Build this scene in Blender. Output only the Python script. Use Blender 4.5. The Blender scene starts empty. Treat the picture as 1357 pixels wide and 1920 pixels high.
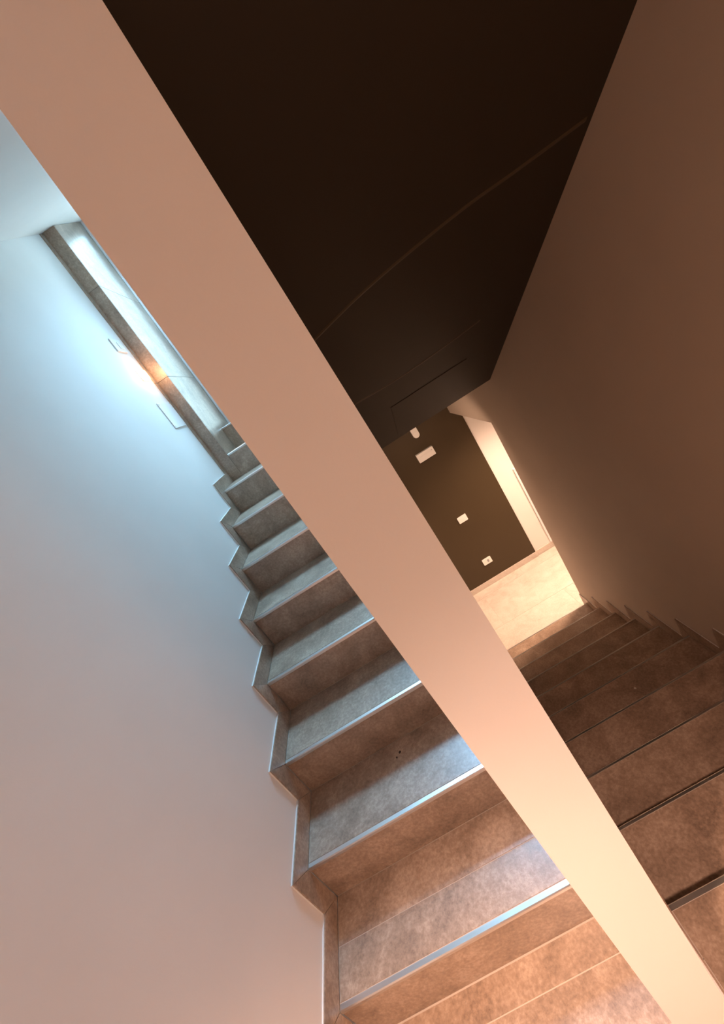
import bpy, bmesh, math, random
from mathutils import Vector, Matrix
random.seed(7)
S = bpy.context.scene
C = S.collection

# ------------------------------------------------------------------ camera
cam = bpy.data.cameras.new('camera'); cam_o = bpy.data.objects.new('camera', cam); C.objects.link(cam_o)
cam.sensor_fit = 'HORIZONTAL'; cam.sensor_width = 36.0
cam.lens = 749.35 / 1357 * 36.0
cam.shift_x = -16.85 / 1357; cam.shift_y = -33.09 / 1357
cam.clip_start = 0.02
R3 = Matrix(((0.843159, 0.534968, 0.05378), (-0.108876, 0.267836, -0.957293), (-0.526526, 0.801295, 0.284073)))
cam_o.matrix_world = Matrix.Translation((0.9667, -0.7351, 1.5248)) @ R3.to_4x4()
S.camera = cam_o

# ------------------------------------------------------------------ world, lights, exposure
S.view_settings.view_transform = 'Standard'; S.view_settings.look = 'None'
S.view_settings.gamma = 1.0; S.view_settings.exposure = 0.0
S.view_settings.use_curve_mapping = False
w = bpy.data.worlds.new('sky'); S.world = w; w.use_nodes = True
bg = w.node_tree.nodes['Background']
bg.inputs[0].default_value = (0.38, 0.71, 1.0, 1); bg.inputs[1].default_value = 21.0

def area(name, loc, target, sx, sy, power, col, portal=False, spread=None):
    l = bpy.data.lights.new(name, 'AREA'); l.shape = 'RECTANGLE'; l.size = sx; l.size_y = sy
    l.energy = power; l.color = col
    if spread: l.spread = spread
    o = bpy.data.objects.new(name, l); C.objects.link(o); o.location = loc
    o.rotation_euler = (Vector(target) - Vector(loc)).to_track_quat('-Z', 'Y').to_euler()
    if portal: l.cycles.is_portal = True
    return o
def spot(name, loc, target, power, col, ang, blend, rad):
    l = bpy.data.lights.new(name, 'SPOT'); l.energy = power; l.color = col
    l.spot_size = math.radians(ang); l.spot_blend = blend; l.shadow_soft_size = rad
    o = bpy.data.objects.new(name, l); C.objects.link(o); o.location = loc
    o.rotation_euler = (Vector(target) - Vector(loc)).to_track_quat('-Z', 'Y').to_euler()
    return o
area('roof_portal', (0.575, 2.46, 3.42), (0.575, 2.46 + 0.427, 2.42), 0.56, 0.78, 1, (1, 1, 1), portal=True)
area('roof_daylight_boost', (0.60, 2.44, 3.21), (0.50, 0.70, 0.50), 0.42, 0.60, 21, (0.31, 0.66, 1.0), spread=math.radians(72))  # added area light, boosts the daylight below the roof window
area('sky_portal', (0.45, 2.93, 2.55), (0.45, 0, 2.55), 0.8, 1.8, 1, (1, 1, 1), portal=True)
spot('landing_spot', (0.985, -1.25, 2.28), (0.93, -1.0, -0.18), 270, (1.0, 0.62, 0.47), 76, 0.9, 0.06)
spot('landing_spot', (0.55, -0.85, 2.30), (0.55, -0.80, -0.18), 310, (1.0, 0.61, 0.41), 54, 0.8, 0.05)  # extra unseen spot, added to brighten the landing floor
area('landing_fill', (1.93, -1.35, 0.70), (0.6, -0.35, 0.75), 0.7, 1.0, 17, (1.0, 0.60, 0.42))  # added unseen warm fill for the middle wall end and left wall
area('lower_hall_fill', (1.35, 2.50, 0.86), (1.45, 3.88, -0.3), 0.3, 0.15, 7, (1.0, 0.66, 0.46), spread=math.radians(120))  # added unseen fill, lights the dark wall and its plates
area('lower_room_lamp', (2.85, 3.05, 0.62), (1.75, 3.15, -1.8), 0.5, 0.5, 48, (1.0, 0.65, 0.46), spread=math.radians(95))

# ------------------------------------------------------------------ measured sizes
T, RS = 0.28, 0.1853            # left flight: going, rise
H = 0.0806                      # skirting height
XA, XB = 0.8535, 0.9807           # spine wall faces
XR = 1.9914                     # right skirting face
Y0, Z0, TR, RR = -0.0591, -0.1863, 0.2944, 0.1618   # right flight
YS = -0.27                      # end of the spine wall
YB = 3.883                      # dark wall at the foot
ZF = Z0 - 10 * RR               # lower floor
XO = 0.0832                     # tiled reveal
ZL = -0.1858                    # landing
YD = 2.837                      # glazed door
YEND = 2.67                     # edge of the opening in the right wall
CZ = 2.35                       # landing ceiling
BACK = -2.1

# ------------------------------------------------------------------ materials
def principled(name):
    m = bpy.data.materials.new(name); m.use_nodes = True
    nt = m.node_tree; return m, nt, nt.nodes['Principled BSDF']
def plaster(name, col, rough=0.75, bump=0.12):
    m, nt, b = principled(name)
    tc = nt.nodes.new('ShaderNodeTexCoord')
    n = nt.nodes.new('ShaderNodeTexNoise'); n.inputs['Scale'].default_value = 260; n.inputs['Detail'].default_value = 3
    n2 = nt.nodes.new('ShaderNodeTexNoise'); n2.inputs['Scale'].default_value = 3
    nt.links.new(tc.outputs['Object'], n.inputs['Vector']); nt.links.new(tc.outputs['Object'], n2.inputs['Vector'])
    r = nt.nodes.new('ShaderNodeValToRGB')
    r.color_ramp.elements[0].position = 0.3; r.color_ramp.elements[1].position = 0.7
    r.color_ramp.elements[0].color = (*[c * 0.96 for c in col], 1); r.color_ramp.elements[1].color = (*col, 1)
    nt.links.new(n2.outputs['Fac'], r.inputs['Fac']); nt.links.new(r.outputs['Color'], b.inputs['Base Color'])
    bp = nt.nodes.new('ShaderNodeBump'); bp.inputs['Strength'].default_value = bump; bp.inputs['Distance'].default_value = 0.001
    nt.links.new(n.outputs['Fac'], bp.inputs['Height']); nt.links.new(bp.outputs['Normal'], b.inputs['Normal'])
    b.inputs['Roughness'].default_value = rough
    b.inputs['Specular IOR Level'].default_value = 0.3
    return m
def stone(name, dark, mid, light, rough=0.33):
    m, nt, b = principled(name); N = nt.nodes; L = nt.links
    tc = N.new('ShaderNodeTexCoord'); oi = N.new('ShaderNodeObjectInfo')
    mul = N.new('ShaderNodeMath'); mul.operation = 'MULTIPLY'; mul.inputs[1].default_value = 37.0
    L.new(oi.outputs['Random'], mul.inputs[0])
    add = N.new('ShaderNodeVectorMath'); add.operation = 'ADD'
    L.new(tc.outputs['Object'], add.inputs[0]); L.new(mul.outputs[0], add.inputs[1])
    a = N.new('ShaderNodeTexNoise'); a.inputs['Scale'].default_value = 7; a.inputs['Detail'].default_value = 8; a.inputs['Roughness'].default_value = 0.68
    a.inputs['Distortion'].default_value = 0.5
    g = N.new('ShaderNodeTexNoise'); g.inputs['Scale'].default_value = 90; g.inputs['Detail'].default_value = 5; g.inputs['Roughness'].default_value = 0.7
    st = N.new('ShaderNodeMapping'); st.inputs['Scale'].default_value = (1.0, 1.0, 1.0)
    L.new(add.outputs[0], st.inputs['Vector']); L.new(st.outputs[0], a.inputs['Vector']); L.new(st.outputs[0], g.inputs['Vector'])
    r = N.new('ShaderNodeValToRGB'); e = r.color_ramp.elements
    e[0].position = 0.30; e[0].color = (*dark, 1); e[1].position = 0.70; e[1].color = (*light, 1)
    x = r.color_ramp.elements.new(0.5); x.color = (*mid, 1)
    mx = N.new('ShaderNodeMath'); mx.operation = 'MULTIPLY_ADD'; mx.inputs[1].default_value = 0.45
    m2 = N.new('ShaderNodeMath'); m2.operation = 'MULTIPLY'; m2.inputs[1].default_value = 0.55
    L.new(a.outputs['Fac'], m2.inputs[0]); L.new(g.outputs['Fac'], mx.inputs[0]); L.new(m2.outputs[0], mx.inputs[2])
    L.new(mx.outputs[0], r.inputs['Fac']); L.new(r.outputs['Color'], b.inputs['Base Color'])
    rr = N.new('ShaderNodeMapRange'); rr.inputs['To Min'].default_value = rough - 0.06; rr.inputs['To Max'].default_value = rough + 0.10
    L.new(g.outputs['Fac'], rr.inputs['Value']); L.new(rr.outputs[0], b.inputs['Roughness'])
    b.inputs['Specular IOR Level'].default_value = 0.95
    bp = N.new('ShaderNodeBump'); bp.inputs['Strength'].default_value = 0.18; bp.inputs['Distance'].default_value = 0.002
    L.new(g.outputs['Fac'], bp.inputs['Height']); L.new(bp.outputs['Normal'], b.inputs['Normal'])
    return m
def plain(name, col, rough=0.5, metal=0.0):
    m, nt, b = principled(name)
    tc = nt.nodes.new('ShaderNodeTexCoord'); n = nt.nodes.new('ShaderNodeTexNoise'); n.inputs['Scale'].default_value = 60
    nt.links.new(tc.outputs['Object'], n.inputs['Vector'])
    mr = nt.nodes.new('ShaderNodeMapRange'); mr.inputs['To Min'].default_value = rough * 0.9; mr.inputs['To Max'].default_value = min(1, rough * 1.1)
    nt.links.new(n.outputs['Fac'], mr.inputs['Value']); nt.links.new(mr.outputs[0], b.inputs['Roughness'])
    b.inputs['Base Color'].default_value = (*col, 1); b.inputs['Metallic'].default_value = metal
    return m
M = {}
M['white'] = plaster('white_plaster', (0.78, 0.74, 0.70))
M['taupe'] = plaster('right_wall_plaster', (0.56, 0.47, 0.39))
M['edge'] = plain('pale_edge', (0.82, 0.80, 0.77), 0.45)
M['dark'] = plaster('dark_plaster', (0.055, 0.037, 0.017), 0.6)
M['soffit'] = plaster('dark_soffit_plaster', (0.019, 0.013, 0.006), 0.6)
M['caustic'] = plaster('soffit_caustic', (0.055, 0.037, 0.018), 0.5)  # paler tone of the caustic lines, reflected light put into the colour
M['tile'] = stone('stone_tile', (0.13, 0.090, 0.064), (0.35, 0.250, 0.180), (0.60, 0.475, 0.375), 0.30)
M['ftile'] = stone('pale_stone_tile', (0.40, 0.33, 0.27), (0.56, 0.49, 0.42), (0.66, 0.60, 0.53))
M['grout'] = plain('grout', (0.55, 0.47, 0.40), 0.8)
M['metal'] = plain('steel_trim', (0.72, 0.71, 0.69), 0.32, 1.0)
M['plastic'] = plain('white_plastic', (0.80, 0.78, 0.75), 0.35)
M['greyp'] = plain('grey_plastic', (0.30, 0.30, 0.30), 0.4)
M['frame'] = plain('white_frame', (0.75, 0.76, 0.76), 0.35)
M['crumbd'] = plain('dark_crumb', (0.05, 0.035, 0.03), 0.8)
M['crumbw'] = plain('pale_pebble', (0.7, 0.66, 0.6), 0.7)
m, nt, b = principled('lamp_glow'); b.inputs['Base Color'].default_value = (1, 0.9, 0.8, 1)
b.inputs['Emission Color'].default_value = (1.0, 0.62, 0.34, 1); b.inputs['Emission Strength'].default_value = 7; M['glow'] = m
m = bpy.data.materials.new('clear_glass'); m.use_nodes = True; nt = m.node_tree
for n in list(nt.nodes): nt.nodes.remove(n)
o_ = nt.nodes.new('ShaderNodeOutputMaterial'); tr = nt.nodes.new('ShaderNodeBsdfTransparent'); gl = nt.nodes.new('ShaderNodeBsdfGlossy')
gl.inputs['Roughness'].default_value = 0.02; fr = nt.nodes.new('ShaderNodeFresnel'); fr.inputs['IOR'].default_value = 1.45
mi = nt.nodes.new('ShaderNodeMixShader'); nt.links.new(fr.outputs[0], mi.inputs[0]); nt.links.new(tr.outputs[0], mi.inputs[1])
nt.links.new(gl.outputs[0], mi.inputs[2]); nt.links.new(mi.outputs[0], o_.inputs[0]); M['glass'] = m

# ------------------------------------------------------------------ mesh helpers
def add_box(bm, x0, x1, y0, y1, z0, z1):
    v = [bm.verts.new((x, y, z)) for x in (x0, x1) for y in (y0, y1) for z in (z0, z1)]
    for f in ((0, 1, 3, 2), (4, 6, 7, 5), (0, 4, 5, 1), (2, 3, 7, 6), (0, 2, 6, 4), (1, 5, 7, 3)):
        bm.faces.new([v[i] for i in f])
def add_prism(bm, yz, x0, x1):
    """polygon in the Y-Z plane extruded from x0 to x1"""
    a = [bm.verts.new((x0, y, z)) for y, z in yz]; b_ = [bm.verts.new((x1, y, z)) for y, z in yz]
    n = len(yz); bm.faces.new(a); bm.faces.new(b_[::-1])
    for i in range(n): bm.faces.new((a[i], b_[i], b_[(i + 1) % n], a[(i + 1) % n]))
def obj(name, bm, mat, parent=None, bevel=0.0, smooth=False, origin=None):
    if bevel:
        bmesh.ops.bevel(bm, geom=list(bm.edges), offset=bevel, segments=1, affect='EDGES', profile=0.5)
    bmesh.ops.recalc_face_normals(bm, faces=bm.faces)
    org = Vector(origin) if origin else Vector((0, 0, 0))
    if origin: bmesh.ops.translate(bm, vec=-org, verts=bm.verts)
    me = bpy.data.meshes.new(name); bm.to_mesh(me); bm.free()
    if smooth:
        for p in me.polygons: p.use_smooth = True
    me.materials.append(M[mat])
    o = bpy.data.objects.new(name, me); C.objects.link(o); o.location = org
    if parent:
        o.parent = parent; o.location = org - parent.location
    return o
def box(name, mat, x0, x1, y0, y1, z0, z1, parent=None, bevel=0.0):
    bm = bmesh.new(); add_box(bm, x0, x1, y0, y1, z0, z1); return obj(name, bm, mat, parent, bevel)
def prism(name, mat, yz, x0, x1, parent=None, bevel=0.0):
    bm = bmesh.new(); add_prism(bm, yz, x0, x1); return obj(name, bm, mat, parent, bevel)
def struct(o, label=None):
    o['kind'] = 'structure'
    if label: o['label'] = label
    return o
def tag(o, label, cat, group=None):
    o['label'] = label; o['category'] = cat
    if group: o['group'] = group
    return o
def thing(name, label, cat, loc, rot=(0, 0, 0)):
    o = bpy.data.objects.new(name, None); C.objects.link(o); o.location = loc; o.rotation_euler = rot
    o.empty_display_size = 0.05
    return tag(o, label, cat)

# ------------------------------------------------------------------ room shell
def quad_slab(bm, yz_low, thick, x0, x1):
    (ya, za), (yb, zb) = yz_low
    add_prism(bm, [(ya, za), (yb, zb), (yb, zb + thick), (ya, za + thick)], x0, x1)

struct(box('wall_left', 'white', -0.13, -0.010, BACK, 3.3, -2.0, 3.75), 'pale plastered wall beside the rising flight')
bm = bmesh.new()
add_prism(bm, [(YS, -0.19), (YS, 2.45), (0.34, 2.45), (2.0, 3.2), (2.95, 3.6), (2.95, 1.3), (YB, 1.3), (YB, ZF), (YB - 1.4, ZF), (0.3, -0.6)], XA, XB)
struct(obj('wall_middle', bm, 'white'), 'pale narrow end of the wall standing between the two flights')
# right wall with the opening at the foot of the stairs
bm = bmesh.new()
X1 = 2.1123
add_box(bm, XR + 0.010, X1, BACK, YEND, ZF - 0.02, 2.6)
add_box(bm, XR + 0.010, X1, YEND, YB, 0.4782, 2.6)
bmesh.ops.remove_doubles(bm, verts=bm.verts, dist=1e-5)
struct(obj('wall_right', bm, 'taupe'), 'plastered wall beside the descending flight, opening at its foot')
struct(box('wall_front', 'dark', XA, X1, YB, YB + 0.12, ZF - 0.02, 1.3), 'dark brown painted wall at the foot of the stairs')
struct(box('wall_room', 'white', X1, 4.6, YB + 0.015, YB + 0.12, ZF - 0.02, 1.1), 'bright pale wall seen through the opening')
bm = bmesh.new()
add_box(bm, 4.6, 4.7, 1.6, YB + 0.12, ZF - 0.02, 1.1); add_box(bm, X1, 4.6, 1.6, 1.7, ZF - 0.02, 1.1)
struct(obj('wall_room', bm, 'white'))
struct(box('ceiling', 'white', X1, 4.6, 1.7, YB + 0.015, 0.904, 1.0))
struct(box('wall_back', 'white', -0.01, XR + 0.01, BACK - 0.1, BACK, -0.4, 2.5))
# ceilings
bm = bmesh.new()
add_box(bm, -0.01, XB, BACK, YS, CZ, CZ + 0.1)
add_box(bm, XB, XR + 0.01, BACK, -0.682, CZ, CZ + 0.1)
add_box(bm, -0.01, XA, YS, 0.336, CZ, CZ + 0.1)
zs = lambda y: 3.163 + 0.427 * (y - 2.24)
SX0, SX1, SY0, SY1 = 0.32, 0.83, 2.12, 2.80
quad_slab(bm, ((0.336, zs(0.336)), (SY0, zs(SY0))), 0.1, -0.01, XA)
quad_slab(bm, ((SY1, zs(SY1)), (3.05, zs(3.05))), 0.1, -0.01, XA)
quad_slab(bm, ((SY0, zs(SY0)), (SY1, zs(SY1))), 0.1, -0.01, SX0)
quad_slab(bm, ((SY0, zs(SY0)), (SY1, zs(SY1))), 0.1, SX1, XA)
struct(obj('ceiling', bm, 'white'), 'pale ceiling sloping up over the rising flight')
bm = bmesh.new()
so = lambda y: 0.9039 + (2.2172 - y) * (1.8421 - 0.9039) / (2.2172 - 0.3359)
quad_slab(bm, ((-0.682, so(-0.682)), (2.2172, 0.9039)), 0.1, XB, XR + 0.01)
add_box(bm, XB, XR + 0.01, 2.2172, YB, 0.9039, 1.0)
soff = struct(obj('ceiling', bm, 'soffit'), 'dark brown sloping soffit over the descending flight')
wd = struct(thing('window_1', 'roof window let into the sloping pale ceiling', 'window', (0.575, 2.46, zs(2.46)))); del wd['category']
bm = bmesh.new()
quad_slab(bm, ((SY0, zs(SY0) + 0.06), (SY1, zs(SY1) + 0.06)), 0.04, SX0, SX0 + 0.02); quad_slab(bm, ((SY0, zs(SY0) + 0.06), (SY1, zs(SY1) + 0.06)), 0.04, SX1 - 0.02, SX1)
obj('window_frame', bm, 'frame', wd)
bm = bmesh.new(); quad_slab(bm, ((SY0, zs(SY0) + 0.07), (SY1, zs(SY1) + 0.07)), 0.006, SX0 + 0.02, SX1 - 0.02); obj('glass_pane', bm, 'glass', wd)
# access panel: a leaf slightly proud of the soffit with a shadow gap round it
n_s = Vector((0, -(1.8421 - 0.9039), -(2.2172 - 0.3359))).normalized()
def on_soffit(x, y, d=0.0): return Vector((x, y, so(y))) + n_s * d
bm = bmesh.new()
for (xa, xb, ya, yb) in ((1.207, 1.72, 1.60, 2.13),):
    v = [bm.verts.new(on_soffit(x, y, d)) for d in (0.001, 0.003) for x, y in ((xa, ya), (xb, ya), (xb, yb), (xa, yb))]
    for f in ((0, 1, 2, 3), (4, 5, 6, 7), (0, 1, 5, 4), (1, 2, 6, 5), (2, 3, 7, 6), (3, 0, 4, 7)): bm.faces.new([v[i] for i in f])
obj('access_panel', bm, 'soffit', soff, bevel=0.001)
def caustic(points):  # raised strip that draws a light caustic on the soffit in paler colour
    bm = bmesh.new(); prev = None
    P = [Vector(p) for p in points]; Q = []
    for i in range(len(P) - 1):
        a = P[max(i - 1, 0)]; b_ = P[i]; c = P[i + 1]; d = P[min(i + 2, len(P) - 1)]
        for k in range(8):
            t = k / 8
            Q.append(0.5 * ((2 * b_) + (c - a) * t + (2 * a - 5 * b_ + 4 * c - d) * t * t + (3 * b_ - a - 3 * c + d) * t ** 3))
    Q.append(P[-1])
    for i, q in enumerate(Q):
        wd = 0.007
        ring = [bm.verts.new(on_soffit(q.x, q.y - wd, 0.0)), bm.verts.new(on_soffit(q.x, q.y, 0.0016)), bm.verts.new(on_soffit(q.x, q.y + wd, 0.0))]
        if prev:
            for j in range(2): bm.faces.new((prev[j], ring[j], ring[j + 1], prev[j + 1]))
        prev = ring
    obj('caustic_line', bm, 'caustic', soff)
CAUSTICS = [[(0.995, 0.71), (1.10, 0.675), (1.22, 0.64), (1.37, 0.61), (1.582, 0.58), (1.75, 0.572), (1.98, 0.556)],
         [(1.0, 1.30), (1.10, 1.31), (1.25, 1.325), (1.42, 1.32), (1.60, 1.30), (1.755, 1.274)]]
for s_ in CAUSTICS: caustic([(x, y, 0) for x, y in s_])

# ------------------------------------------------------------------ landing floor
bm = bmesh.new(); add_box(bm, 0.0, XA, YS, 0.0034, ZL - 0.099, ZL - 0.0012); add_box(bm, 0.0, XR, BACK, YS, ZL - 0.25, ZL - 0.0012); add_box(bm, XB, XR, YS, Y0 - 0.102, ZL - 0.25, ZL - 0.0012)
fl = struct(obj('floor', bm, 'grout'), 'landing floor of warm stone tiles between the flights')
g = 0.0015
def ftile(x0, x1, y0, y1, z, parent, mat='tile', th=0.008):
    return box('tile', mat, x0 + g, x1 - g, y0 + g, y1 - g, z - th, z, parent, 0.0006)
ftile(0.0, XA, -0.084, 0.0, ZL, fl)
ftile(0.0, XA, -0.684, -0.084, ZL, fl)
ftile(0.0, XA, -1.284, -0.684, ZL, fl); ftile(0.0, XA, BACK, -1.284, ZL, fl)
ftile(XA, 0.993, -0.684, -0.271, ZL, fl)
ftile(0.993, XR, -0.684, Y0 - 0.003, ZL, fl)
ftile(XA, XR, -1.284, -0.684, ZL, fl); ftile(XA, XR, BACK, -1.284, ZL, fl)

# ------------------------------------------------------------------ rising flight (left)
up = thing('stair_flight', 'rising stone-tiled stairs with steel nosings, lit bluish, beside the pale left wall', 'stairs', (0.42, 0.0, ZL))
Yk = lambda k: (k - 1) * T
Zk = lambda k: (k - 1) * RS
NL = 10
prof = []
for k in range(1, NL):
    prof += [(Yk(k) + 0.0035, ZL - 0.0012 if k == 1 else Zk(k - 1) - 0.0012), (Yk(k) + 0.0035, Zk(k) - 0.0012)]
YT = 2.5376
pa = prof[:-2] + [(2.2435, Zk(8) - 0.0012), (2.2435, 1.0), (0.45, ZL - 0.1), (0.03, ZL - 0.1)]
pb = [(2.2435, 1.0), (2.2435, Zk(9) - 0.0012), (YT + 0.0035, Zk(9) - 0.0012), (YT + 0.0035, Zk(10) - 0.0012), (3.19, Zk(10) - 0.0012), (3.19, 1.0)]
bm = bmesh.new(); add_prism(bm, pa, 0.0, XA - 0.001); add_prism(bm, pb, XO + 0.0002, XA - 0.001)
obj('stair_core', bm, 'grout', up)
NW = 0.016   # steel nosing depth
for k in range(1, NL + 1):
    y = Yk(k) if k < 10 else YT
    x0 = 0.0 if k < 9 else XO
    ynext = Yk(k + 1) if k < 9 else (YT if k == 9 else YD)
    zb = ZL if k == 1 else Zk(k - 1)
    # riser
    box('riser', 'tile', x0 + g, XA - 0.002, y + 0.002, y + 0.0095, zb + 0.001, Zk(k) - 0.0165, up, 0.0005)
    # steel nosing: small square profile with a rounded lip
    bm = bmesh.new()
    z = Zk(k)
    add_prism(bm, [(y, z - 0.014), (y, z - 0.003), (y + 0.003, z), (y + NW, z), (y + NW, z - 0.003), (y + 0.006, z - 0.004), (y + 0.006, z - 0.014)], x0 + 0.001, XA - 0.001)
    o = obj('nosing', bm, 'metal', up, 0.0)
    # tread
    ts = y + NW + 0.0025
    if k == 1:
        box('tread', 'tile', x0 + g, XA - 0.002, ts, 0.142, z - 0.0095, z, up, 0.0005)
        box('tread', 'tile', x0 + g, XA - 0.002, 0.1445, ynext + 0.001, z - 0.0095, z, up, 0.0005)
    else:
        box('tread', 'tile', x0 + g, XA - 0.002, ts, ynext + 0.001, z - 0.0095, z, up, 0.0005)
# stepped skirting of mitred tiles on the left wall
def lerp_in(poly, d):
    c = sum((Vector((p[0], p[1], 0)) for p in poly), Vector()) / len(poly); out = []
    for p in poly:
        v = Vector((p[0], p[1], 0)); u = (c - v)
        out.append((p[0] + d * (1 if u.x > 0 else -1), p[1] + d * (1 if u.y > 0 else -1)))
    return out
def skirt(poly, x0, x1, parent, d=0.0006):
    mid = x1 - 0.0045 if x1 <= 0.001 or x1 < XB + 0.1 else x0 + 0.0045
    if x0 >= XR: prism('skirting_tile', 'tile', lerp_in(poly, d), x0, mid, parent, 0.0005); prism('skirting_backing', 'edge', lerp_in(poly, 0.0001), mid, x1, parent)
    else: prism('skirting_tile', 'tile', lerp_in(poly, d), mid, x1, parent, 0.0005); prism('skirting_backing', 'edge', lerp_in(poly, 0.0001), x0, mid, parent)
sl = -0.0098
for k in range(1, 9):
    N = (Yk(k), Zk(k)); O = (Yk(k) - H, Zk(k) + H)
    B = (Yk(k), ZL if k == 1 else Zk(k - 1)); I = (Yk(k) - H, (ZL if k == 1 else Zk(k - 1)) + H)
    I2 = (Yk(k + 1) - H, Zk(k) + H); B2 = (Yk(k + 1), Zk(k))
    skirt([B, N, O, I], sl, 0.0, up)
    if k < 8: skirt([N, B2, I2, O], sl, 0.0, up)
    else: skirt([N, (2.24, Zk(8)), (2.24, Zk(8) + H), O][:], sl, 0.0, up) if False else skirt([N, (1.957, Zk(8)), (1.957, Zk(8) + H), O], sl, 0.0, up)
# last piece of skirting runs on to the tiled wall end
skirt([(1.957, Zk(8)), (2.238, Zk(8)), (2.238, Zk(8) + H), (1.957, Zk(8) + H)], sl, 0.0, up)
# landing skirting toward the camera
skirt([(-0.0, ZL), (-1.2, ZL), (-1.2, ZL + H), (-H, ZL + H)], sl, 0.0, fl)
skirt([(-1.2, ZL), (BACK, ZL), (BACK, ZL + H), (-1.2, ZL + H)], sl, 0.0, fl)

# ------------------------------------------------------------------ tiled wall end and reveal at the top of the flight
wt = struct(box('wall_end', 'grout', -0.0098, XO - 0.009, 2.249, YD + 0.06, Zk(8) - 0.05, zs(2.249)), 'stone-clad wall end beside the glazed door')
joints = [Zk(9), 2.125, 2.775, 9]
for a, b_ in zip(joints[:-1], joints[1:]):
    zt = min(b_, zs(2.24))
    box('tile', 'tile', -0.009, XO - 0.0005, 2.240, 2.2488, (a if a > Zk(9) else Zk(8)) + 0.001, zt - 0.001, wt, 0.0005)
    if b_ > 5:
        prism('tile', 'tile', [(2.2495, a + 0.001), (YD, a + 0.001), (YD, zs(YD) - 0.002), (2.2495, zs(2.2495) - 0.002)], XO - 0.0088, XO, wt, 0.0005)
    else:
        box('tile', 'tile', XO - 0.0088, XO, 2.2495, YD, a + 0.001, b_ - 0.001, wt, 0.0005)
    box('edge_tile', 'tile', -0.0098, -0.001, 2.205, 2.2395, (a if a > Zk(9) else Zk(8) + H) + 0.001, min(zt, zs(2.205)) - 0.001, wt, 0.0005)

# glazed door (mostly behind the middle wall)
dr = struct(thing('door_1', 'white-framed glazed door at the top of the rising flight', 'door', (0.46, YD + 0.03, Zk(10))))
del dr['category']
zt = zs(YD)
bm = bmesh.new(); zb = Zk(10)
add_box(bm, XO + 0.001, XO + 0.055, YD - 0.02, YD + 0.055, zb, zt); add_box(bm, XA - 0.05, XA, YD, YD + 0.055, zb, zt)
add_box(bm, XO + 0.055, XA - 0.05, YD, YD + 0.055, zb, zb + 0.05); add_box(bm, XO + 0.055, XA - 0.05, YD, YD + 0.055, zt - 0.05, zt)
obj('door_frame', bm, 'frame', dr, 0.002)
bm = bmesh.new(); add_box(bm, XO + 0.020, XA - 0.048, YD + 0.024, YD + 0.030, zb + 0.048, zt - 0.048); obj('glass_pane', bm, 'glass', dr)
struct(box('wall_sky_block', 'taupe', -4, 6, 4.7, 4.9, Zk(10) - 0.1, Zk(10) + 2.6), 'unseen added wall blocking low sky from the glazed door')  # put out of view to cut the sky light entering the door
struct(box('ground', 'ftile', -6, 8, 3.2, 14, Zk(10) - 0.12, Zk(10) - 0.02), 'pale terrace outside the glazed door')

# ------------------------------------------------------------------ descending flight (right)
dn = thing('stair_flight', 'descending stone-tiled stairs, dark halfway down, beside the brown-lit right wall', 'stairs', (1.5, 1.2, ZF))
Yr = lambda m: Y0 + m * TR
Zr = lambda m: Z0 - m * RR
prof = [(Yr(0) - 0.0025, Zr(0) - 0.0012)]
for m_ in range(0, 9):
    prof += [(Yr(m_) - 0.0025, Zr(m_ + 1) - 0.0012), (Yr(m_ + 1) - 0.0025, Zr(m_ + 1) - 0.0012)]
prof += [(Yr(9) - 0.0025, ZF - 0.02), (Yr(9) - 0.5, ZF - 0.02), (Yr(0) - 0.1, Zr(0) - 0.5), (Yr(0) - 0.1, Zr(0) - 0.0012)]
prism('stair_core', 'grout', prof, XB + 0.001, XR, dn)
for m_ in range(0, 10):
    y, z = Yr(m_), Zr(m_)
    NF = 0.012 if m_ == 0 else 0.009
    bm = bmesh.new()
    add_prism(bm, [(y + NF, z - 0.014), (y + NF, z - 0.003), (y + NF - 0.003, z), (y - 0.002, z), (y - 0.002, z - 0.0045), (y + NF - 0.006, z - 0.0045), (y + NF - 0.006, z - 0.014)], XB + 0.010, XR - 0.001)
    obj('nosing', bm, 'metal', dn)
    if m_ > 0:
        box('tread', 'tile', XB + 0.011, XR - g, Yr(m_ - 1) + 0.001, y - 0.0045, z - 0.0095, z, dn, 0.0005)
    zb = Zr(m_ + 1) if m_ < 9 else ZF
    box('riser', 'tile', XB + 0.011, XR - g, y - 0.0085, y - 0.001, zb + 0.001, z - 0.0165, dn, 0.0005)
HR = 0.0791
def skirts_right(x0, x1):
    for m_ in range(0, 10):
        N = (Yr(m_), Zr(m_)); O = (Yr(m_) + HR, Zr(m_) + HR)
        if m_ > 0:
            skirt([(Yr(m_ - 1), Zr(m_)), N, O, (Yr(m_ - 1) + HR, Zr(m_) + HR)], x0, x1, dn)
        zb = Zr(m_ + 1) if m_ < 9 else ZF
        if m_ < 9: skirt([N, O, (Yr(m_) + HR, zb + HR), (Yr(m_), zb)], x0, x1, dn)
        else: skirt([N, O, (Yr(m_) + HR, ZF + 0.002), (Yr(m_), ZF + 0.002)], x0, x1, dn)
skirts_right(XR, XR + 0.0095)
skirts_right(XB + 0.0005, XB + 0.010)
skirt([(YS, ZL), (Y0, ZL), (Y0 + HR, ZL + HR), (YS, ZL + HR)], XB + 0.0005, XB + 0.010, fl)
skirt([(Y0, ZL), (Y0 + HR, ZL + HR), (BACK, ZL + HR), (BACK, ZL)][:], XR, XR + 0.0095, fl)

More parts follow.
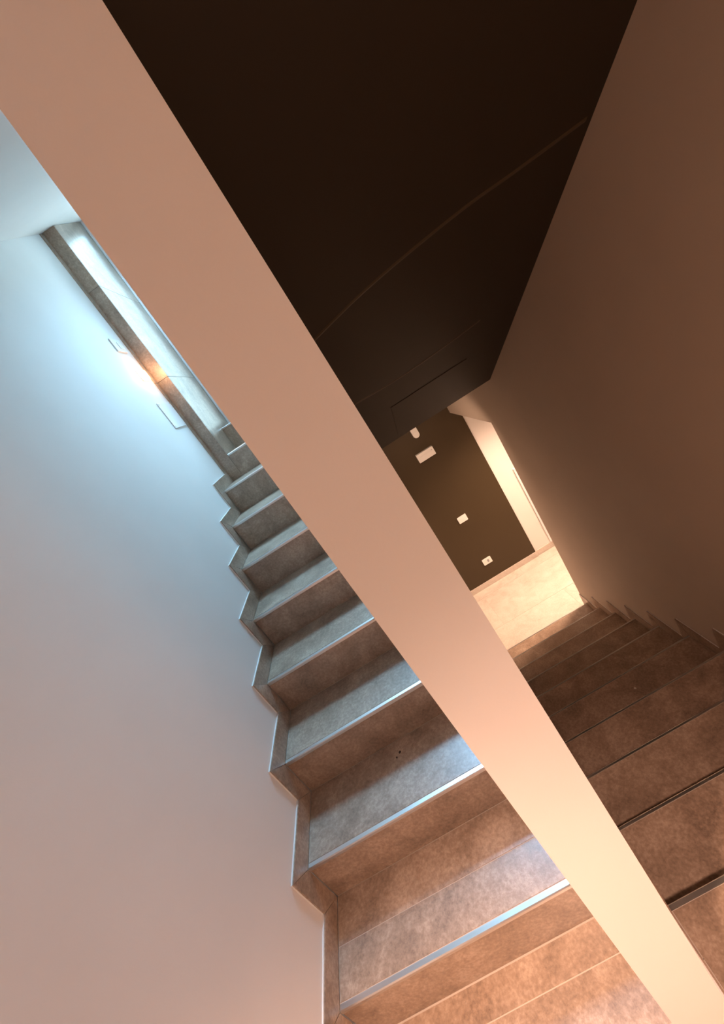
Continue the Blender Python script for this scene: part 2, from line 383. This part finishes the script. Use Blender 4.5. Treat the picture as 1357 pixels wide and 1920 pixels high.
# ------------------------------------------------------------------ lower floor
lf = struct(box('floor', 'grout', XB, 4.6, 1.7, YB + 0.015, ZF - 0.02, ZF - 0.002), 'brightly lit pale tiled floor at the foot of the stairs')
def lt(x0, x1, y0, y1): ftile(x0, x1, y0, y1, ZF, lf, 'ftile', 0.006)
lt(XB, XR + 0.005, 2.59, 3.12)
lt(XR + 0.13, 3.2, 2.52, 3.12); lt(3.2, 4.6, 2.52, 3.12); lt(XR + 0.13, 4.6, 1.7, 2.52)
lt(XR + 0.005, XR + 0.13, YEND, 3.12)
lt(XB, 1.21, 3.12, 3.72); lt(1.21, 2.41, 3.12, 3.72); lt(2.41, 3.61, 3.12, 3.72); lt(3.61, 4.6, 3.12, 3.72)
lt(XB, 1.81, 3.72, YB); lt(1.81, 3.01, 3.72, YB); lt(3.01, 4.6, 3.72, YB)
o = box('baseboard_front', 'ftile', XB, X1, YB - 0.010, YB, ZF, ZF + 0.078, None, 0.001); struct(o)
o = box('baseboard_room', 'ftile', X1 + 0.002, 4.6, YB + 0.004, YB + 0.015, ZF, ZF + 0.078, None, 0.001); struct(o)
struct(box('trim_1', 'frame', 2.345, 2.42, YB - 0.002, YB + 0.015, ZF + 0.08, -0.55, None, 0.002), 'narrow bright white upright beside the opening')

# ------------------------------------------------------------------ small fittings
def rounded_plate(bm, cx, cz, w, h, y0, y1, r, seg=5):
    pts = []
    for sx, sz, a0 in ((1, 1, 0), (-1, 1, 90), (-1, -1, 180), (1, -1, 270)):
        for i in range(seg + 1):
            a = math.radians(a0 + 90 * i / seg)
            pts.append((cx + sx * (w / 2 - r) + r * math.cos(a), cz + sz * (h / 2 - r) + r * math.sin(a)))
    a = [bm.verts.new((x, y0, z)) for x, z in pts]; b_ = [bm.verts.new((x, y1, z)) for x, z in pts]
    n = len(pts); bm.faces.new(a); bm.faces.new(b_[::-1])
    for i in range(n): bm.faces.new((a[i], b_[i], b_[(i + 1) % n], a[(i + 1) % n]))
def plate(name, mat, parent, w, h, y0, y1, r, cx=0, cz=0, bev=0.0015):
    bm = bmesh.new(); rounded_plate(bm, cx, cz, w, h, y0, y1, r)
    if bev:
        ed = [e for e in bm.edges if abs(e.verts[0].co.y - e.verts[1].co.y) < 1e-6 and e.verts[0].co.y < (y0 + y1) / 2]
        bmesh.ops.bevel(bm, geom=ed, offset=bev, segments=2, affect='EDGES', profile=0.5)
    bmesh.ops.recalc_face_normals(bm, faces=bm.faces)
    me = bpy.data.meshes.new(name); bm.to_mesh(me); bm.free(); me.materials.append(M[mat])
    o = bpy.data.objects.new(name, me); C.objects.link(o); o.parent = parent; return o
# on the dark wall (local -Y faces the camera)
t = thing('emergency_light', 'white oblong emergency light, uppermost of the plates on the dark wall', 'lamp', (1.5115, YB, 0.216))
plate('housing', 'plastic', t, 0.222, 0.106, -0.045, 0, 0.006); plate('diffuser', 'plastic', t, 0.150, 0.030, -0.049, -0.044, 0.004, 0.0, -0.004)
plate('indicator', 'greyp', t, 0.010, 0.010, -0.048, -0.044, 0.004, 0.085, 0.020, 0)
t = thing('light_switch', 'small white switch plate midway down the dark wall', 'switch', (1.503, YB, -0.760))
plate('cover_plate', 'plastic', t, 0.122, 0.088, -0.010, 0, 0.006)
for i in (-1, 0, 1): plate('rocker', 'plastic', t, 0.022, 0.046, -0.013, -0.009, 0.002, i * 0.0235, 0, 0.0008)
t = thing('wall_socket', 'small white socket plate low on the dark wall, grey insert', 'socket', (1.503, YB, -1.461))
plate('cover_plate', 'plastic', t, 0.122, 0.088, -0.010, 0, 0.006)
plate('socket_insert', 'greyp', t, 0.024, 0.040, -0.0115, -0.009, 0.006, 0.012, 0.0, 0.0008)
for i in (-1, 1): plate('blank_module', 'plastic', t, 0.022, 0.046, -0.013, -0.009, 0.002, 0.012 + i * 0.0265, 0, 0.0008)
t = thing('motion_sensor', 'small white round-bottomed sensor high on the dark wall', 'sensor', (1.53, YB, 0.528))
plate('sensor_body', 'plastic', t, 0.078, 0.165, -0.05, 0, 0.036)
plate('sensor_lens', 'plastic', t, 0.050, 0.060, -0.056, -0.048, 0.024, 0, -0.035)
# on the left wall: rotated so that local -Y faces +X
RZ = (0, 0, math.radians(90))
XW = -0.010
t = thing('light_switch', 'flush white switch plate on the pale left wall, above the glowing lamp', 'switch', (XW, 2.085, 2.392), RZ)
plate('cover_plate', 'plastic', t, 0.125, 0.086, -0.008, 0, 0.002); 
for i in (0, 1): plate('rocker', 'plastic', t, 0.022, 0.046, -0.011, -0.007, 0.002, 0.008 + i * 0.026, 0, 0.0008)
t = thing('junction_cover', 'blank square white cover plate on the left wall, below the lamp', 'cover plate', (XW, 2.090, 1.889), RZ)
plate('cover_plate', 'plastic', t, 0.205, 0.183, -0.006, 0, 0.003)
for a, b_ in ((-0.09, 0.08), (0.09, 0.08), (-0.09, -0.08), (0.09, -0.08)): plate('screw', 'greyp', t, 0.006, 0.006, -0.0075, -0.005, 0.0028, a, b_, 0)
t = thing('recessed_lamp', 'small glowing warm lamp set in the pale wall by the stone-clad end', 'lamp', (XW, 2.115, 2.185), RZ)
plate('lamp_frame', 'white', t, 0.110, 0.080, -0.002, 0, 0.004, bev=0.0005); plate('diffuser', 'glow', t, 0.085, 0.058, -0.018, -0.007, 0.004, 0, 0, 0.001)
l = bpy.data.lights.new('recessed_lamp_light', 'POINT'); l.energy = 1.1; l.color = (1.0, 0.5, 0.22); l.shadow_soft_size = 0.02
lo = bpy.data.objects.new('recessed_lamp_light', l); C.objects.link(lo); lo.location = (0.055, 2.12, 2.185)

# crumbs on the treads
def crumb(name, mat, loc, s, label, cat):
    bm = bmesh.new(); bmesh.ops.create_icosphere(bm, subdivisions=2, radius=s)
    for v in bm.verts:
        v.co *= 1 + random.uniform(-0.25, 0.25); v.co.z *= 0.55
    zmin = min(v.co.z for v in bm.verts)
    for v in bm.verts: v.co.z -= zmin
    o = obj(name, bm, mat, None, 0, True); o.location = loc; tag(o, label, cat)
crumb('dry_leaf_crumb', 'crumbd', (0.428, 0.503, RS), 0.0055, 'larger of the two dark crumbs on the second rising tread', 'crumb')
crumb('pebble', 'crumbw', (1.529, 1.008, Zr(4)), 0.006, 'tiny pale pebble on a dark tread of the descending flight', 'pebble')
crumb('dry_leaf_crumb', 'crumbd', (0.411, 0.489, RS), 0.0035, 'smaller of the two dark crumbs on the second rising tread', 'crumb')
